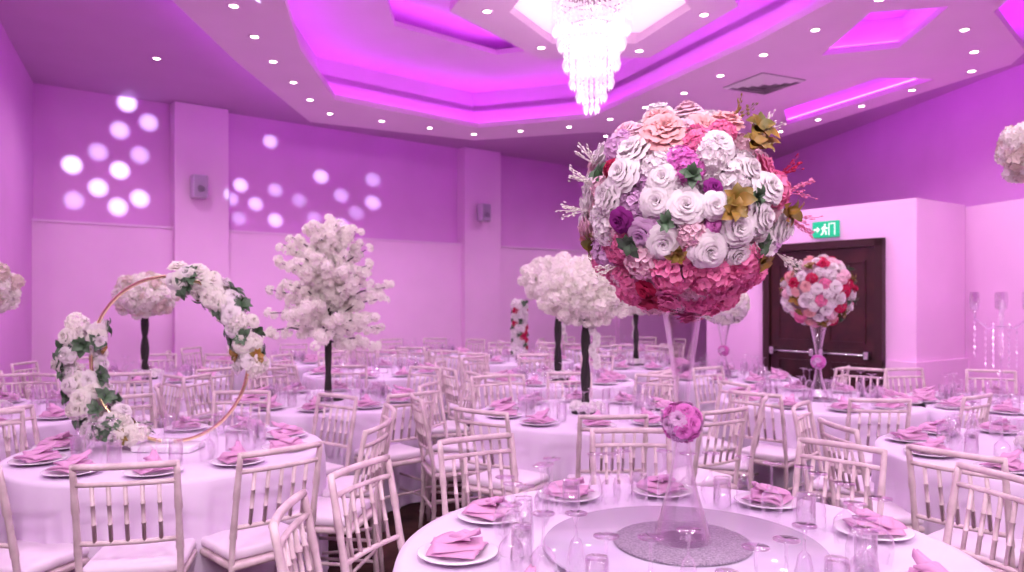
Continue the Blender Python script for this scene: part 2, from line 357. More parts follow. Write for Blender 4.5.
# ---------- party projector with dots on the wall
PR=Vector((-1.95*S,4.3*S,KZ(3.5)))
e=empty('party_light_projector',PR)
mb=MB(); mb.add(rbox(-0.09,0.09,-0.12,0.12,-0.07,0.07,0.015,2)); mb.add(lathe([(0.05,0),(0.055,0.05),(0.0,0.05)],16),T(0,0.12,0,1,rx=-math.pi/2)); mb.add(box(-0.015,0.015,-0.015,0.015,0.07,z37-PR.z))
obj('housing',mb.mesh('h',[M_black]),parent=e)
dots=[(.38,3.12),(.65,3.30),(.65,2.88),(.88,3.59),(.88,3.11),(1.1,3.32),(1.1,2.79),(1.2,3.73),(.96,3.93),(.40,2.71),(.86,2.67),
(2.2,2.88),(2.32,3.07),(2.3,2.63),(2.52,2.84),(2.79,3.05),(2.79,2.64),(3.13,2.94),(2.72,3.7),(3.76,3.06),(3.76,2.63),(4.0,2.83),(4.27,3.0),(4.27,3.34),(3.45,3.3),(3.35,2.7)]
src=PR+Vector((0.0,0.24,0))
tg=[]
for k,(t,z) in enumerate(dots):
    q=bw(t,0.02); tg.append((Vector((q[0],q[1],KZ(z))),(150 if k<11 else 95)*(1,0.35,0.8,0.5)[k%4] if k<11 or True else 0,2.9 if k<11 else 2.3))
for (x,y) in [(-1.45,6.6),(-1.3,7.2),(-1.5,7.7),(-1.0,7.4),(-1.2,6.3)]: tg.append((Vector((x*S,y*S,z1)),45,2.0))
for tgt,en,sz in tg:
    L=bpy.data.lights.new('dot','SPOT'); L.color=(0.60,0.92,1.0); L.spot_size=math.radians(sz); L.spot_blend=1.0; L.shadow_soft_size=0.002
    dd=(tgt-src).length; L.energy=en*dd*dd
    o=bpy.data.objects.new('beam',L); sc.collection.objects.link(o); o.parent=e; o.location=src-PR
    o.rotation_euler=(tgt-src).to_track_quat('-Z','Y').to_euler()
# speakers
def speaker(t,z):
    q=bw(t,0.24); e=empty('wall_speaker',(q[0],q[1],KZ(z)),(0,0,math.atan2(Wn.y,Wn.x)+math.pi/2))
    mb=MB(); mb.add(rbox(-0.1,0.1,-0.22,-0.05,-0.16,0.16,0.02,3)); mb.add(box(-0.03,0.03,-0.06,0.0,-0.05,0.05)); obj('cabinet',mb.mesh('c',[M_speaker]),parent=e)
    mb=MB(); mb.add(rbox(-0.085,0.085,-0.228,-0.21,-0.145,0.145,0.006,2)); mb.add(lathe([(0.0,0),(0.05,0),(0.055,0.008),(0.065,0.0)],20),T(0,-0.228,-0.04,1,rx=math.pi/2)); obj('grille',mb.mesh('g',[M_grille]),parent=e)
speaker(1.70,2.95); speaker(6.1,2.95)
# ---------------------------------------------------------------- CHAIR
def rod(p0,p1,r,nodes=(),n=8):
    p0=Vector(p0);p1=Vector(p1); ts=[0];rs=[r]
    for t in nodes:
        ts+=[t-0.012,t-0.004,t+0.004,t+0.012] ; rs+=[r,r*1.3,r*1.3,r]
    ts.append(1);rs.append(r); return tube([p0+(p1-p0)*t for t in ts],rs,n)
cm=MB()
for sx in(-1,1):
    x=0.185*sx
    zs=[0,0.1,0.108,0.2,0.208,0.32,0.328,0.44,0.5,0.55,0.558,0.65,0.72,0.728,0.80,0.87,0.92]; rr=[]
    pts=[]
    for z in zs:
        y=-0.185-0.03*max(0,(0.2-z))*3 - (max(0,z-0.46)**1.15)*0.20
        pts.append((x,y,z)); rr.append(0.0165 if z in(0.108,0.208,0.328,0.558,0.728) else 0.0135)
    rr[-1]=0.012
    cm.add(tube(pts,rr,8))
    cm.add(rod((x,0.19,0.0),(x,0.185,0.44),0.0135,(0.25,0.5,0.75)))
    for z in(0.16,0.27): cm.add(rod((x,-0.185,z),(x,0.187,z),0.009,(0.5,)))
for z in(0.18,0.29): cm.add(rod((-0.185,0.187,z),(0.185,0.187,z),0.009,(0.33,0.66)))
cm.add(rod((-0.185,-0.187,0.22),(0.185,-0.187,0.22),0.009,(0.33,0.66)))
def by(z): return -0.185-(max(0,z-0.46)**1.15)*0.20
def rail(z,r,bow=0.018):
    return tube([(0.185*k/4,by(z)-bow*(1-(k/4)**2),z) for k in range(-4,5)],r,8)
cm.add(rail(0.91,0.014)); cm.add(rail(0.84,0.0105)); cm.add(rail(0.60,0.0105))
for k in range(-2,3):
    x=k*0.06; b=0.018*(1-(x/0.185)**2)
    cm.add(rod((x,by(0.60)-b,0.60),(x,by(0.84)-b,0.84),0.0085,(0.33,0.66),6))
cm.add(rbox(-0.195,0.195,-0.20,0.20,0.415,0.447,0.012,2))
cm.add(rbox(-0.19,0.19,-0.175,0.205,0.448,0.495,0.02,3),None,1)
CHAIR=cm.mesh('chiavari_chair',[M_wood,M_cush])
# ---------------------------------------------------------------- TABLE
def table_mesh(R,seed):
    r_=np.random.RandomState(seed); n=144; V=[];F=[]
    ph=r_.uniform(0,6.28,5); 
    rings=[(0.0005,0.75),(R*0.5,0.75),(R*0.97,0.75),(R,0.746),(R+0.008,0.73)]+[(R+0.012,0.75-0.72*k/9) for k in range(1,10)]+[(R+0.012,0.012)]
    for j,(r,z) in enumerate(rings):
        for i in range(n):
            a=2*math.pi*i/n; d=max(0,0.74-z)/0.74
            f=math.sin(14*a+ph[0])*0.55+math.sin(23*a+ph[1])*0.3+math.sin(37*a+ph[2])*0.25
            rr=r+(0.046*f*d**0.6 if z<0.74 else 0)
            V.append((rr*math.cos(a),rr*math.sin(a),z))
    for j in range(len(rings)-1):
        for i in range(n):
            k=(i+1)%n; F.append((j*n+i,(j+1)*n+i,(j+1)*n+k,j*n+k))
    m=MB(); m.add((np.array(V),F)); return m.mesh('table_cloth',[M_cloth])
plate=lathe([(0.0005,0.004),(0.07,0.004),(0.078,0.008),(0.125,0.018),(0.127,0.020),(0.124,0.022),(0.078,0.012),(0.07,0.009),(0.0005,0.009)],32)
tumb=lathe([(0.035,0.0),(0.032,0.12),(0.030,0.128),(0.0005,0.128)],16); 
t2=lathe([(0.033,0.0),(0.030,0.115),(0.0005,0.118)],16)
m_=MB(); m_.add(tumb); m_.add(t2); tumb=m_.tpl()
wine=lathe([(0.030,0.0),(0.036,0.03),(0.039,0.06),(0.034,0.09),(0.018,0.11),(0.005,0.118),(0.004,0.15),(0.004,0.19),(0.010,0.198),(0.033,0.203),(0.033,0.206),(0.0005,0.206)],18)
flute=lathe([(0.022,0.0),(0.027,0.05),(0.026,0.10),(0.014,0.145),(0.004,0.155),(0.0035,0.19),(0.009,0.212),(0.031,0.217),(0.031,0.220),(0.0005,0.220)],16)
def napkin():
    m=MB()
    def sheet(w0,w1,l,z0,thick,ripple,rz,dx=0,dy=0,tilt=0,nx=8,ny=10):
        V=[];F=[]
        for top in(0,1):
            for j in range(ny+1):
                v=j/ny
                for i in range(nx+1):
                    q=i/nx*2-1; w=w0+(w1-w0)*v
                    V.append((q*w, (v-0.5)*l, z0+top*thick*(1-q**6*0.9)+ripple*math.sin(q*5+v*4)*v+tilt*v*v+0.006*(1-q*q)))
        N=(nx+1)*(ny+1)
        for j in range(ny):
            for i in range(nx):
                a=j*(nx+1)+i; F.append((a,a+nx+1,a+nx+2,a+1)); F.append((N+a,N+a+1,N+a+nx+2,N+a+nx+1))
        for j in range(ny):
            a=j*(nx+1); F.append((a,N+a,N+a+nx+1,a+nx+1)); a=a+nx; F.append((a,a+nx+1,N+a+nx+1,N+a))
        for i in range(nx):
            F.append((i,i+1,N+i+1,N+i)); a=ny*(nx+1)+i; F.append((a,N+a,N+a+1,a+1))
        m.add((np.array(V),F),T(dx,dy,0,1,rz=rz))
    sheet(0.078,0.078,0.155,0.024,0.010,0.002,0.1)
    sheet(0.070,0.052,0.155,0.036,0.010,0.004,0.40,0.0,0.0)
    sheet(0.064,0.012,0.14,0.046,0.010,0.004,-0.25,0.0,0.01,0.04)
    for k,a in enumerate((-0.5,0.0,0.5)):
        m.add(tube([(-0.0,-0.03,0.050),(0.03*math.sin(a),0.02,0.072),(0.065*math.sin(a),0.055,0.080-0.012*abs(k-1))],[0.014,0.014,0.004],8))
    return m.tpl()
nap=napkin()
PLM=MB().add(plate).mesh('plate',[M_plate]); NAM=MB().add(nap).mesh('napkin',[M_nap]); TUM=MB().add(tumb).mesh('tumbler',[M_glass]); WIM=MB().add(wine).mesh('wine_glass',[M_glass]); FLM=MB().add(flute).mesh('flute',[M_glass])
def settings_mesh(R,n,off):
    m=MB(); rg=np.random.RandomState(int(abs(off)*100)+n)
    for k in range(n):
        a=off+2*math.pi*k/n; r=R-0.17
        x,y=r*math.cos(a),r*math.sin(a)
        m.add(plate,T(x,y,0),0); m.add(nap,T(x,y,0,1,rz=a+math.pi/2+rg.uniform(-.4,.4)),1)
        for da,rr,t in((0.16,R-0.33,tumb),(-0.14,R-0.34,wine),(0.0,R-0.39,flute)):
            m.add(t,T(rr*math.cos(a+da),rr*math.sin(a+da),0.0),2)
    return m.mesh('place_settings',[M_plate,M_nap,M_glass])
# ---------------------------------------------------------------- FLOWER templates
def rose(rings,nu=4,nv=3,seed=0,ruf=0.0):
    r_=np.random.RandomState(seed); m=MB()
    for (ra,rb,h,n,ha,curl) in rings:
        o=r_.uniform(0,6.28)
        for k in range(n):
            phi=o+2*math.pi*k/n+r_.uniform(-.15,.15); V=[];F=[]; hs=h*r_.uniform(.90,1.08); rj=r_.uniform(-.02,.035); tw=r_.uniform(.02,.08)
            for j in range(nv+1):
                v=j/nv
                for i in range(nu+1):
                    q=i/nu*2-1; ve=v*(1-0.20*abs(q)**2.5)
                    sh=0.45+0.55*math.sin(math.pi*min(1,ve*0.75)); cu=max(0,ve-0.68)
                    az=phi+q*ha*sh; rad=ra+(rb-ra+rj)*ve**0.85+curl*cu*3.2+tw*q+ruf*math.sin(q*7+k)*ve
                    z=hs*math.sin(ve*math.pi/2)-curl*cu*cu*9+ruf*math.cos(q*9+k*2)*ve
                    V.append((rad*math.cos(az),rad*math.sin(az),z))
            for j in range(nv):
                for i in range(nu):
                    a=j*(nu+1)+i; F.append((a,a+1,a+nu+2,a+nu+1))
            m.add((np.array(V),F))
    return m.tpl()
RR=[(.02,.07,.98,2,1.9,.02),(.03,.15,.98,3,1.4,.05),(.05,.25,.96,3,1.3,.07),(.08,.36,.92,4,1.1,.09),(.12,.48,.84,5,.9,.12),(.17,.60,.72,5,.85,.14),(.22,.72,.56,6,.75,.16),(.28,.84,.36,7,.65,.16)]
ROSE=[rose(RR,5,6,s) for s in(1,2,6)]
PEO=[rose([(.04,.12,.85,5,.8,.05),(.06,.26,.88,7,.6,.08),(.08,.40,.84,8,.55,.09),(.12,.55,.74,9,.5,.11),(.16,.70,.58,10,.5,.12),(.24,.84,.36,10,.48,.13)],4,5,s,0.035) for s in(3,4,8)]
ROSEL=[rose([(.05,.2,.85,3,1.2,.03),(.10,.42,.8,5,.85,.08),(.2,.65,.6,6,.75,.1),(.28,.85,.34,6,.7,.12)],3,3,5)]
def floret(np_=4,l=0.3,cup=0.12):
    V=[];F=[]
    for k in range(np_):
        a=2*math.pi*k/np_; c,s=math.cos(a),math.sin(a); w=l*0.55 if np_==4 else l*0.42; b=len(V)
        for (x,y,z) in((0.02,0,0),(l*0.55,-w,cup*0.7),(l*0.6,0,cup*0.25),(l*0.55,w,cup*0.7),(l,-w*0.45,cup*1.1),(l*1.05,0,cup),(l,w*0.45,cup*1.1)):
            V.append((c*x-s*y,s*x+c*y,z))
        F+=[(b,b+1,b+2),(b,b+2,b+3),(b+1,b+4,b+5,b+2),(b+2,b+5,b+6,b+3)]
    return np.array(V),F
def fib(n,zmin=-1):
    out=[]
    for i in range(n):
        z=1-(1-zmin)*(i+0.5)/n; r=math.sqrt(max(0,1-z*z)); a=i*2.399963; out.append((r*math.cos(a),r*math.sin(a),z))
    return out
def cluster(n,np_,l,zmin,R=0.75,seed=0):
    r_=np.random.RandomState(seed); m=MB(); f=floret(np_,l)
    for d in fib(n,zmin):
        d=Vector(d)+Vector(r_.uniform(-.12,.12,3)); d.normalize(); p=d*R*r_.uniform(.88,1.08); p.z=p.z*0.8
        m.add(f,align(p,d,r_.uniform(.85,1.15),r_.uniform(0,6.28)))
    return m.tpl()
HYD=[cluster(34,4,0.28,-0.1,0.78,s) for s in(1,2)]
BLO=[cluster(12,5,0.42,-0.2,0.62,s) for s in(3,4,5)]
def leaf(l=1.0,w=0.28,bend=0.25):
    V=[];F=[]
    for j in range(6):
        v=j/5; ww=w*math.sin(math.pi*min(1,0.08+v*0.92))**0.8 if v<0.99 else 0.005
        zz=bend*math.sin(v*math.pi*0.8)-0.1*v
        V+=[(-ww,v*l,zz+ww*0.35),(0,v*l,zz),(ww,v*l,zz+ww*0.35)]
    for j in range(5):
        a=j*3; F+=[(a,a+1,a+4,a+3),(a+1,a+2,a+5,a+4)]
    return np.array(V),F
def sprig(n=6,seed=0):
    r_=np.random.RandomState(seed); m=MB()
    for k in range(n):
        m.add(leaf(r_.uniform(.8,1.1),r_.uniform(.24,.34)),T(0,0,0.1*(k%3),1,rz=k*2*math.pi/n+r_.uniform(-.3,.3),rx=0)@T(rx=r_.uniform(.15,1.0)))
    return m.tpl()
SPR=[sprig(7,s) for s in(1,2,3)]
def filler(seed=0):
    r_=np.random.RandomState(seed); m=MB()
    for k in range(5):
        d=Vector((r_.uniform(-.5,.5),r_.uniform(-.5,.5),1)).normalized(); L=r_.uniform(.9,1.5)
        m.add(tube([(0,0,0),tuple(d*L*0.5+Vector((0.03,0,0))),tuple(d*L)],[0.02,0.015,0.01],4))
        for j in range(7):
            p=d*L*(0.4+0.6*j/6)+Vector(r_.uniform(-.09,.09,3)); m.add(oct_,align(p,d,r_.uniform(.07,.11),0))
    return m.tpl()
FIL=[filler(s) for s in(1,2)]
def putflower(m,kind,col,p,n,s,lod=0):
    roll=rng.uniform(0,6.28); r=rng.randint(0,2); r3=rng.randint(0,3)
    if kind=='rose': m.add((ROSE[r3] if not lod else ROSEL[0]),align(p,n,s,roll),col)
    elif kind=='peo': m.add((PEO[r3] if not lod else ROSEL[0]),align(p,n,s,roll),col)
    elif kind=='hyd': m.add(HYD[r],align(p,n,s,roll),col)
    elif kind=='blo': m.add(BLO[r3],align(p,n,s,roll),col)
    elif kind=='leaf': m.add(SPR[r3],align(p,n,s,roll),col)
    elif kind=='fil': m.add(FIL[r],align(p,n,s,roll),col)
def ball(R,hand,pal,count,s0,lod=0,squash=1.0,coreR=0.80,under=0,jit=0.008):
    m=MB(); m.add(lathe([(R*coreR*math.sin(a),R*coreR*math.cos(a)*squash) for a in [math.pi*k/10+0.001 for k in range(11)]],16),None,CO)
    for d in fib(under):
        n=Vector(d); col=[WH,PP,WH,LI][rng.randint(0,4)] if n.z>-0.45 else [PK,PP,PK][rng.randint(0,3)]
        putflower(m,'hyd',col,n*(R-0.062),n,0.052)
    dirs=[]
    for (kind,col,dx,dz,s) in hand:
        rr=dx*dx+dz*dz
        if rr>0.97: k=math.sqrt(0.97/rr); dx*=k;dz*=k;rr=0.97
        n=Vector((dx,-math.sqrt(1-rr),dz)); dirs.append((n,s/R))
        off=0.80 if kind in('rose','peo','hyd') else 0.20
        if kind=='leaf': s*=0.85
        n2=(n+Vector(rng.uniform(-.22,.22,3))).normalized()
        putflower(m,kind,col,n*(R-s*off+rng.uniform(-jit,jit*1.4)),n2,s,lod)
    for d in fib(count):
        n=(Vector(d)+Vector(rng.uniform(-.05,.05,3))).normalized()
        if any((n-q).length<w*0.78+s0/R*0.38 for q,w in dirs): continue
        kind,col=pal[rng.randint(0,len(pal))]; s=s0*rng.uniform(.80,1.18)
        if under and n.z<-0.55: kind,col=[('hyd',PK),('hyd',PP),('peo',PK)][rng.randint(0,3)]
        p=n*(R-s*0.82+rng.uniform(-jit,jit*1.8)); p.z*=squash
        putflower(m,kind,col,p,(n+Vector(rng.uniform(-.22,.22,3))).normalized(),s,lod)
    return m
c=(683,205);q=115.0
def h(kind,col,x,y,s): return (kind,col,(x-c[0])/q,(c[1]-y)/q,s)
hand=[h('rose',WH,602,172,.060),h('rose',WH,632,205,.060),h('rose',WH,661,214,.060),h('rose',WH,686,256,.062),h('rose',WH,716,234,.058),h('rose',WH,743,222,.056),
h('rose',LI,617,238,.054),h('rose',WH,640,250,.058),h('peo',WH,612,146,.068),h('hyd',WH,716,180,.078),h('rose',WH,700,142,.058),h('hyd',WH,762,250,.075),h('peo',WH,588,196,.06),
h('peo',BL,645,124,.076),h('peo',BL,690,112,.074),h('hyd',PK,682,132,.06),h('hyd',OR,658,156,.064),h('hyd',OR,666,170,.050),h('hyd',PK,655,284,.078),h('hyd',PK,700,286,.082),h('hyd',PK,738,272,.078),h('hyd',PP,622,270,.072),
h('hyd',PK,775,186,.066),h('peo',PK,765,160,.055),h('hyd',PK,600,252,.062),h('rose',PL,690,192,.030),h('rose',PL,600,222,.042),h('rose',OR,692,232,.028),h('rose',RD,590,160,.034),h('rose',RD,785,172,.036),h('rose',RD,632,296,.036),h('leaf',BU,640,302,.05),
h('leaf',OL,745,130,.080),h('leaf',OL,762,120,.080),h('leaf',OL,735,150,.07),h('leaf',OL,712,208,.075),h('leaf',OL,704,218,.06),h('leaf',OL,772,212,.07),h('leaf',OL,745,262,.05),h('leaf',OL,655,258,.045),h('leaf',OL,755,140,.07),
h('leaf',GR,612,244,.06),h('leaf',GR,585,170,.05),h('leaf',GR,667,182,.050),h('leaf',GR,735,200,.05),h('leaf',GR,740,248,.05),h('leaf',GR,645,228,.045),
h('rose',WH,735,168,.057),h('rose',WH,752,192,.057),h('rose',WH,650,98,.055),h('hyd',WH,630,165,.058),h('rose',WH,638,180,.052),h('rose',WH,775,230,.055),h('peo',PP,668,118,.052),h('peo',BL,720,113,.064),
h('rose',WH,722,260,.052),h('hyd',WH,580,232,.06),h('hyd',WH,690,158,.05),h('rose',PP,622,120,.05),h('hyd',PK,708,128,.045),h('rose',WH,690,212,.045),h('hyd',PP,668,240,.045),h('fil',CR,572,175,.08),h('fil',CR,570,205,.08),h('fil',CR,575,150,.07),h('fil',PK,795,185,.08),h('fil',PK,790,215,.08),h('fil',CR,788,255,.08),h('fil',CR,765,118,.08),h('fil',RD,795,165,.07),h('fil',CR,600,270,.07),h('fil',OL,740,105,.08)]
pal=[('rose',WH),('rose',WH),('hyd',WH),('peo',WH),('hyd',PK),('peo',BL),('leaf',OL),('rose',PP),('hyd',LI),('hyd',WH),('rose',WH),('hyd',PP)]
BIG=ball(0.325,hand,pal,250,0.057,coreR=0.78,under=110,jit=0.014).mesh('flower_ball',FL)
pm=MB()
for d in fib(22):
    putflower(pm,'peo',OR if rng.rand()<.6 else LI,Vector(d)*0.034,Vector(d),0.038)
POM=pm.mesh('pomander',FL)
vprof=[(0.092,0.0),(0.094,0.006),(0.090,0.02),(0.078,0.06),(0.060,0.12),(0.044,0.18),(0.032,0.25),(0.024,0.33),(0.021,0.39),(0.023,0.45),(0.031,0.52),(0.042,0.60),(0.058,0.70),(0.078,0.80),(0.088,0.83)]
vm=MB(); vm.add(lathe(vprof,40)); vm.add(lathe([(max(0.001,r-0.005),z+0.01) for r,z in vprof],40)); vm.add(lathe([(0.0005,0.004),(0.092,0.004)],40))
VASE=vm.mesh('tall_glass_vase',[M_vase])
# ---------------------------------------------------------------- TABLE PLACEMENT
TABLES=[dict(n='T0',p=(0.54,2.38),R=0.90),dict(n='T1',p=(-1.82,4.02),R=0.78),dict(n='T2',p=(0.52,5.3),R=0.78),dict(n='T3',p=(-1.47,6.0),R=0.78),
dict(n='T4',p=(2.45,6.0),R=0.78),dict(n='T5',p=(2.78,3.9),R=0.80),dict(n='T6',p=(3.75,5.75),R=0.72),dict(n='T7',p=(-3.72,7.6),R=0.78),dict(n='T8',p=(0.46,7.5),R=0.76),
dict(n='T9',p=(1.52,9.2),R=0.76),dict(n='T10',p=(2.2,7.8),R=0.74),dict(n='T11',p=(0.05,10.0),R=0.76),dict(n='T12',p=(-1.5,8.3),R=0.78),dict(n='T14',p=(-3.1,9.6),R=0.76),dict(n='T15',p=(-3.62,5.3),R=0.78),
dict(n='T16',p=(-1.3,11.2),R=0.76),dict(n='T17',p=(1.6,11.8),R=0.76)]
offs=dict(T2=-89,T3=-85,T4=-95,T5=-140,T6=-120,T7=-70,T8=-80,T15=-60)
def inpoly(x,y,poly):
    c=False;n=len(poly);j=n-1
    for i in range(n):
        xi,yi=poly[i];xj,yj=poly[j]
        if (yi>y)!=(yj>y) and x<(xj-xi)*(y-yi)/(yj-yi)+xi: c=not c
        j=i
    return c
chairs=[]
def try_chair(x,y,rz,own,lim=0.46):
    for (a,b) in chairs:
        if math.hypot(x-a,y-b)<lim: return
    for t in TABLES:
        if t is own: continue
        if math.hypot(x-t['p'][0],y-t['p'][1])<t['R']+0.25: return
    for k in range(8):
        xx=x+0.36*math.cos(k*math.pi/4); yy=y+0.36*math.sin(k*math.pi/4)
        if not inpoly(xx,yy,roomK) or inpoly(xx,yy,blk) or inpoly(xx,yy,rl): return
        if inpoly(xx,yy,pl): return
    chairs.append((x,y)); obj('dining_chair',CHAIR,(x,y,0),(0,0,rz))
for t in TABLES:
    px,py=t['p'];R=t['R']
    if t['n']=='T0': angs=[16,46,88,124,156,184,232,268,304,340]
    elif t['n']=='T1': angs=[-104,-73,-44,-12,20,56,92,128,164,200]
    else:
        o=offs.get(t['n'],random.uniform(0,36)); angs=[o+36*k for k in range(10)]
    for a in angs:
        ar=math.radians(a); near=t['n'] in('T0','T1'); r=R+(0.12 if near else 0.16+random.uniform(-.02,.04))
        if a in(156,184): r=R+0.06
        try_chair(px+r*math.cos(ar),py+r*math.sin(ar),ar+math.pi/2+random.uniform(-.08,.08),t,0.425 if near else 0.46)
    tb=obj('round_banquet_table',table_mesh(R,len(chairs)),(px,py,0))
    if t['n']!='T0':
        obj('place_settings',settings_mesh(R,10,math.radians(angs[1])),(px,py,0.7515))
# T0 details
px,py=0.54,2.38; zt=0.7515
e=empty('lazy_susan',(px,py,zt))
mb=MB(); mb.add(lathe([(0.0005,0.0),(0.2,0.0),(0.2,0.014),(0.435,0.014),(0.44,0.018),(0.44,0.022),(0.436,0.026),(0.0005,0.026)],72)); obj('turntable',mb.mesh('ls',[M_susan]),parent=e)
e=empty('flower_ball_centerpiece',(px,py,zt+0.027))
mb=MB(); mb.add(lathe([(0.0005,0.0),(0.213,0.0),(0.217,0.004),(0.213,0.009),(0.0005,0.009)],64)); obj('glitter_base',mb.mesh('gb',[M_silver]),parent=e)
obj('vase',VASE,(0,0,0.009),parent=e)
obj('pomander',POM,(0,0,0.385),parent=e)
obj('flower_ball',BIG,(0,0,1.05),parent=e)
for k,a in enumerate([14,50,84,116,150,184,222,258,294,330]):
    ar=math.radians(a); r=0.71; x,y=px+r*math.cos(ar),py+r*math.sin(ar)
    obj('dinner_plate',PLM,(x,y,zt)); obj('folded_napkin',NAM,(x,y,zt),(0,0,ar+math.pi/2+random.uniform(-.6,.6)))
    for da,rr,me,nm in((11,0.53,TUM,'tumbler_glass'),(-9,0.54,WIM,'wine_glass'),(1,0.50,FLM,'champagne_flute'),(16.5,0.58,WIM,'wine_glass')):
        aa=ar+math.radians(da); obj(nm,me,(px+rr*math.cos(aa),py+rr*math.sin(aa),zt))
# ---------------------------------------------------------------- T1 hoop
e=empty('floral_hoop_centerpiece',(-1.83,4.0,zt),(0,0,math.radians(-5)))
HR=0.44; hz=0.045+HR
mb=MB(); mb.add(tube([(HR*math.cos(a),0,hz+HR*math.sin(a)) for a in [2*math.pi*i/96 for i in range(96)]],0.0095,10,True)); obj('hoop',mb.mesh('hoop',[M_gold]),parent=e)
mb=MB(); mb.add(rbox(-0.16,0.16,-0.09,0.09,0.0,0.035,0.008,2)); mb.add(box(-0.03,0.03,-0.02,0.02,0.03,0.06)); obj('stand',mb.mesh('stand',[M_plate]),parent=e)
m=MB()
def garland(a0,a1,n,thick,cols,R_=HR):
    for k in range(n):
        a=math.radians(a0+(a1-a0)*(k+rng.uniform(-.3,.3))/n); 
        c0=Vector((R_*math.cos(a),0,hz+R_*math.sin(a))); th=rng.uniform(0,6.28)
        rad=Vector((math.cos(a),0,math.sin(a)))
        d=(rad*math.cos(th)+Vector((0,1,0))*math.sin(th)); 
        kind,col,s=cols[rng.randint(0,len(cols))]
        p=c0+d*thick*rng.uniform(.35,.9)
        if kind=='leaf': p=c0+d*thick*0.75
        if p.z<0.08: p.z=0.08
        putflower(m,kind,col,p,(d+Vector((0,-0.5,0.1))),s)
gc=[('rose',WH,.052),('rose',CR,.058),('peo',WH,.058),('hyd',CR,.06),('peo',CR,.06),('rose',WH,.055),('leaf',GR,.072),('leaf',GR,.065),('leaf',OL,.055),('rose',CR,.045)]
garland(84,-8,90,0.062,gc); garland(158,250,110,0.10,gc,0.49)
obj('flower_garlands',m.mesh('garland',FL),parent=e)
# ---------------------------------------------------------------- blossom tree T3
def trunk(m,h_,r0,r1,wob=0.02,seed=0,twist=True):
    n=12
    for s in range(2 if twist else 1):
        pts=[];rr=[]
        for k in range(n+1):
            v=k/n; a=v*9+s*math.pi
            pts.append((wob*math.cos(a),wob*math.sin(a),h_*v)); rr.append(r0+(r1-r0)*v)
        m.add(tube(pts,rr,8),None,0)
def blossom_tree():
    tr=MB(); tr.add(lathe([(0.0005,0),(0.12,0),(0.125,0.02),(0.1,0.03),(0.0005,0.03)],24),None,0); trunk(tr,1.1,0.024,0.014,0.008,2)
    bl=MB(); r_=np.random.RandomState(11)
    for k in range(64):
        v=k/64; z0=0.46+0.78*v; a=k*2.4; L=(0.34*(1-v**3.0)+0.17)*r_.uniform(.7,1.2); el=math.radians(10+62*v+r_.uniform(-12,12))
        d=Vector((math.cos(a)*math.cos(el),math.sin(a)*math.cos(el),math.sin(el)))
        p0=Vector((0,0,z0)); p1=p0+d*L+Vector((0,0,-0.03))
        pm_=p0+d*L*0.5+Vector((0,0,0.04))
        tr.add(tube([tuple(p0),tuple(pm_),tuple(p1)],[0.008,0.006,0.003],5),None,0)
        for j in range(9):
            t=0.2+0.8*j/8; p=(p0*(1-t)**2+pm_*2*t*(1-t)+p1*t*t)+Vector(r_.uniform(-.03,.03,3))
            nn=(d+Vector(r_.uniform(-.8,.8,3))); putflower(bl,'blo',CR,p,nn,r_.uniform(.052,.070)*(1.15-0.42*t))
    for k in range(8):
        p=Vector((r_.uniform(-.03,.03),r_.uniform(-.03,.03),1.32+0.02*k)); putflower(bl,'blo',CR,p,(0,0,1),.045)
    return tr.mesh('trunk',[M_black]),bl.mesh('blossoms',FL)
tm,bm_=blossom_tree()
e=empty('blossom_tree_centerpiece',(-1.47,6.0,zt)); obj('trunk',tm,parent=e); obj('blossoms',bm_,parent=e)
def canopy_tree(H,R,sq,n,seed,cols,orchid=True,base=WH):
    tr=MB(); tr.add(lathe([(0.0005,0),(0.1,0),(0.1,0.02),(0.0005,0.02)],20)); trunk(tr,H,0.024,0.018,0.014,seed)
    for k in range(9):
        a=k*0.7; tr.add(tube([(0,0,H-0.06),(R*0.3*math.cos(a),R*0.3*math.sin(a),H+0.04),(R*0.7*math.cos(a),R*0.7*math.sin(a),H+0.05)],[0.012,0.008,0.004],5))
    bl=MB(); r_=np.random.RandomState(seed)
    for d in fib(n):
        d=Vector(d); rr=R*r_.uniform(.78,1.12); p=Vector((d.x*rr,d.y*rr,d.z*rr*sq+H+R*sq*0.55)); putflower(bl,'blo',cols[r_.randint(0,len(cols))],p,d+Vector(r_.uniform(-.3,.3,3)),r_.uniform(.042,.06))
    bl.add(lathe([(R*.72*math.sin(a),H+R*sq*0.55+R*.72*math.cos(a)*sq) for a in [math.pi*k/8+0.001 for k in range(9)]],14),None,cols[0])
    for k in range(16):
        a=k*2.4; r=0.05+0.03*(k%3); putflower(bl,'hyd',base,Vector((r*math.cos(a),r*math.sin(a),0.045)),Vector((math.cos(a)*.5,math.sin(a)*.5,1)),.045)
    if orchid:
        for k in range(16):
            v=k/16; putflower(bl,'peo' if k%2 else 'blo',WH,Vector((0.06+0.02*math.sin(k),-0.02,H-0.02-v*H*0.55)),Vector((.5,-1,.1)),.034)
    return tr.mesh('trunk',[M_black]),bl.mesh('blossoms',FL)
ct=canopy_tree(0.74,0.29,0.72,240,21,[CR,CR,CR])
ct2=canopy_tree(0.62,0.22,0.72,180,22,[CR,TA,CR],False)
def put_tree(p,ms,s=1.0,rot=0):
    e=empty('blossom_topiary_centerpiece',(p[0],p[1],zt),(0,0,rot)); e.scale=(s,s,s); obj('trunk',ms[0],parent=e); obj('blossoms',ms[1],parent=e)
put_tree((0.52,5.3),ct,1.0); put_tree((0.46,7.5),ct,1.15,1.0); put_tree((1.52,9.2),ct,1.0,2.0)
put_tree((-3.72,7.6),ct2,1.2)
ct4=canopy_tree(0.80,0.17,0.9,120,24,[CR,TA,CR],False); put_tree((-3.70,5.3),ct4,1.0)
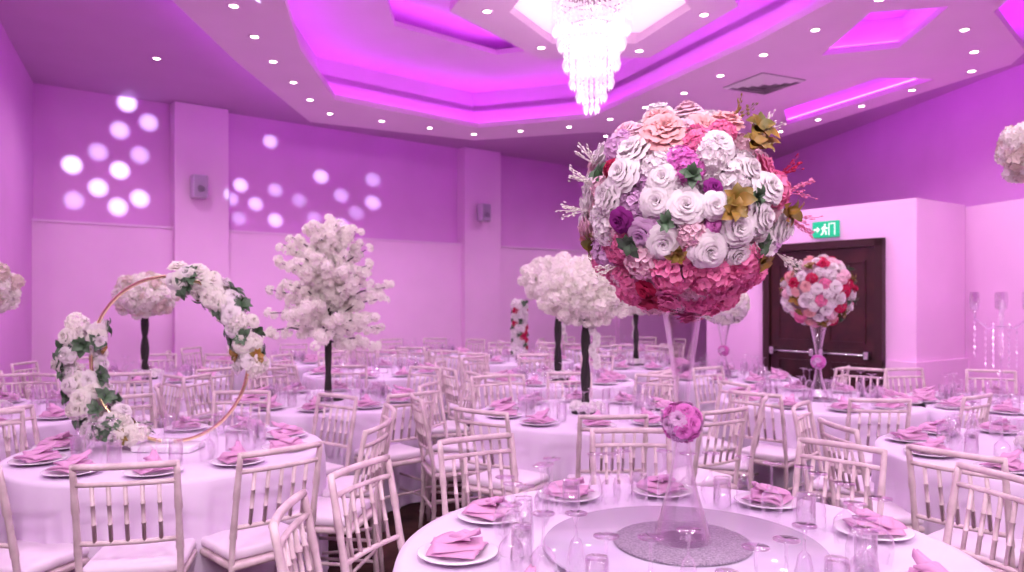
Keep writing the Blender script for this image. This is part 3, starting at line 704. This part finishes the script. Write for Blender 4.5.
ct3=canopy_tree(1.50,0.19,0.75,130,31,[CR,TA,CR],False); put_tree((2.78,3.9),ct3,1.0)
pal2=[('rose',WH),('rose',WH),('hyd',WH),('rose',RD),('hyd',PP),('peo',BL),('leaf',OL),('rose',WH),('hyd',PK),('leaf',GR),('rose',WH),('hyd',RD),('hyd',WH)]
B2=ball(0.29,[],pal2,130,0.055,1).mesh('flower_ball',FL)
B3=ball(0.27,[],[('hyd',WH),('hyd',CR),('rose',WH),('peo',CR),('hyd',WH)],110,0.058,1,0.8).mesh('flower_ball',FL)
def vaseball(p,bm,s,zb,vs=0.95):
    e=empty('flower_ball_centerpiece',(p[0],p[1],zt)); 
    mb=MB(); mb.add(lathe([(0.0005,0.0),(0.15,0.0),(0.15,0.01),(0.0005,0.01)],32)); obj('mirror_base',mb.mesh('m',[M_silver]),parent=e)
    obj('vase',VASE,(0,0,0.01),scale=(0.9,0.9,vs),parent=e); obj('pomander',POM,(0,0,0.4*vs),scale=(.9,.9,.9),parent=e); obj('flower_ball',bm,(0,0,zb),scale=(s,s,s),parent=e)
vaseball((2.45,6.0),B2,1.0,0.87,0.76); vaseball((2.2,7.8),B3,1.0,0.76,0.68)
# red-white floral column T11
m=MB()
for k in range(90):
    v=k/90; a=k*2.4; d=Vector((math.cos(a),math.sin(a),0.2)); kind,col=[('rose',WH),('rose',RD),('hyd',WH),('leaf',GR),('rose',WH)][rng.randint(0,5)]
    putflower(m,kind,col,Vector((d.x*0.07,d.y*0.07,0.06+0.72*v)),d,0.06,1)
m.add(lathe([(0.0005,0.76),(0.05,0.76),(0.05,0.0),(0.0005,0)],10),None,CO)
e=empty('floral_column_centerpiece',(0.10,10.0,zt)); obj('flowers',m.mesh('f',FL),parent=e)
# crystal candelabra T6
e=empty('crystal_candelabra',(3.75,5.75,zt))
mb=MB(); mb.add(lathe([(0.0005,0),(0.09,0),(0.09,0.01),(0.03,0.03),(0.012,0.08),(0.02,0.12),(0.01,0.16),(0.01,0.75),(0.03,0.78),(0.0005,0.80)],16))
for k in range(6):
    a=k*math.pi/3; r=0.2; mb.add(tube([(0,0,0.6),(0.1*math.cos(a),0.1*math.sin(a),0.58),(r*math.cos(a),r*math.sin(a),0.66),(r*math.cos(a),r*math.sin(a),0.72)],0.007,6)); mb.add(lathe([(0.0005,0.72),(0.03,0.73),(0.035,0.80),(0.03,0.86)],12),T(r*math.cos(a),r*math.sin(a),0))
    for j in range(7): mb.add(oct_,T(r*math.cos(a),r*math.sin(a),0.68-0.05*j,0.022)); mb.add(oct_,T(.5*r*math.cos(a+.5),.5*r*math.sin(a+.5),0.60-0.05*j,0.022))
obj('stem_and_arms',mb.mesh('s',[glassmat('candelabra_crystal',(0.95,0.92,0.96),0.22,0.8,0.4)]),parent=e)
# ---------------------------------------------------------------- WORLD + CAMERA
w=bpy.data.worlds.new('World'); sc.world=w; w.use_nodes=True; w.node_tree.nodes['Background'].inputs[0].default_value=(0.5,0.35,0.5,1); w.node_tree.nodes['Background'].inputs[1].default_value=0.3
cam=bpy.data.cameras.new('Camera'); co=bpy.data.objects.new('Camera',cam); sc.collection.objects.link(co); sc.camera=co
co.location=(0,0,EYE); co.rotation_euler=(math.pi/2,0,0); cam.lens=36*750/1024; cam.sensor_width=36; cam.shift_y=14/1024; cam.clip_start=0.05
cam.dof.use_dof=True; cam.dof.focus_distance=2.3; cam.dof.aperture_fstop=3.2
print('chairs',len(chairs))
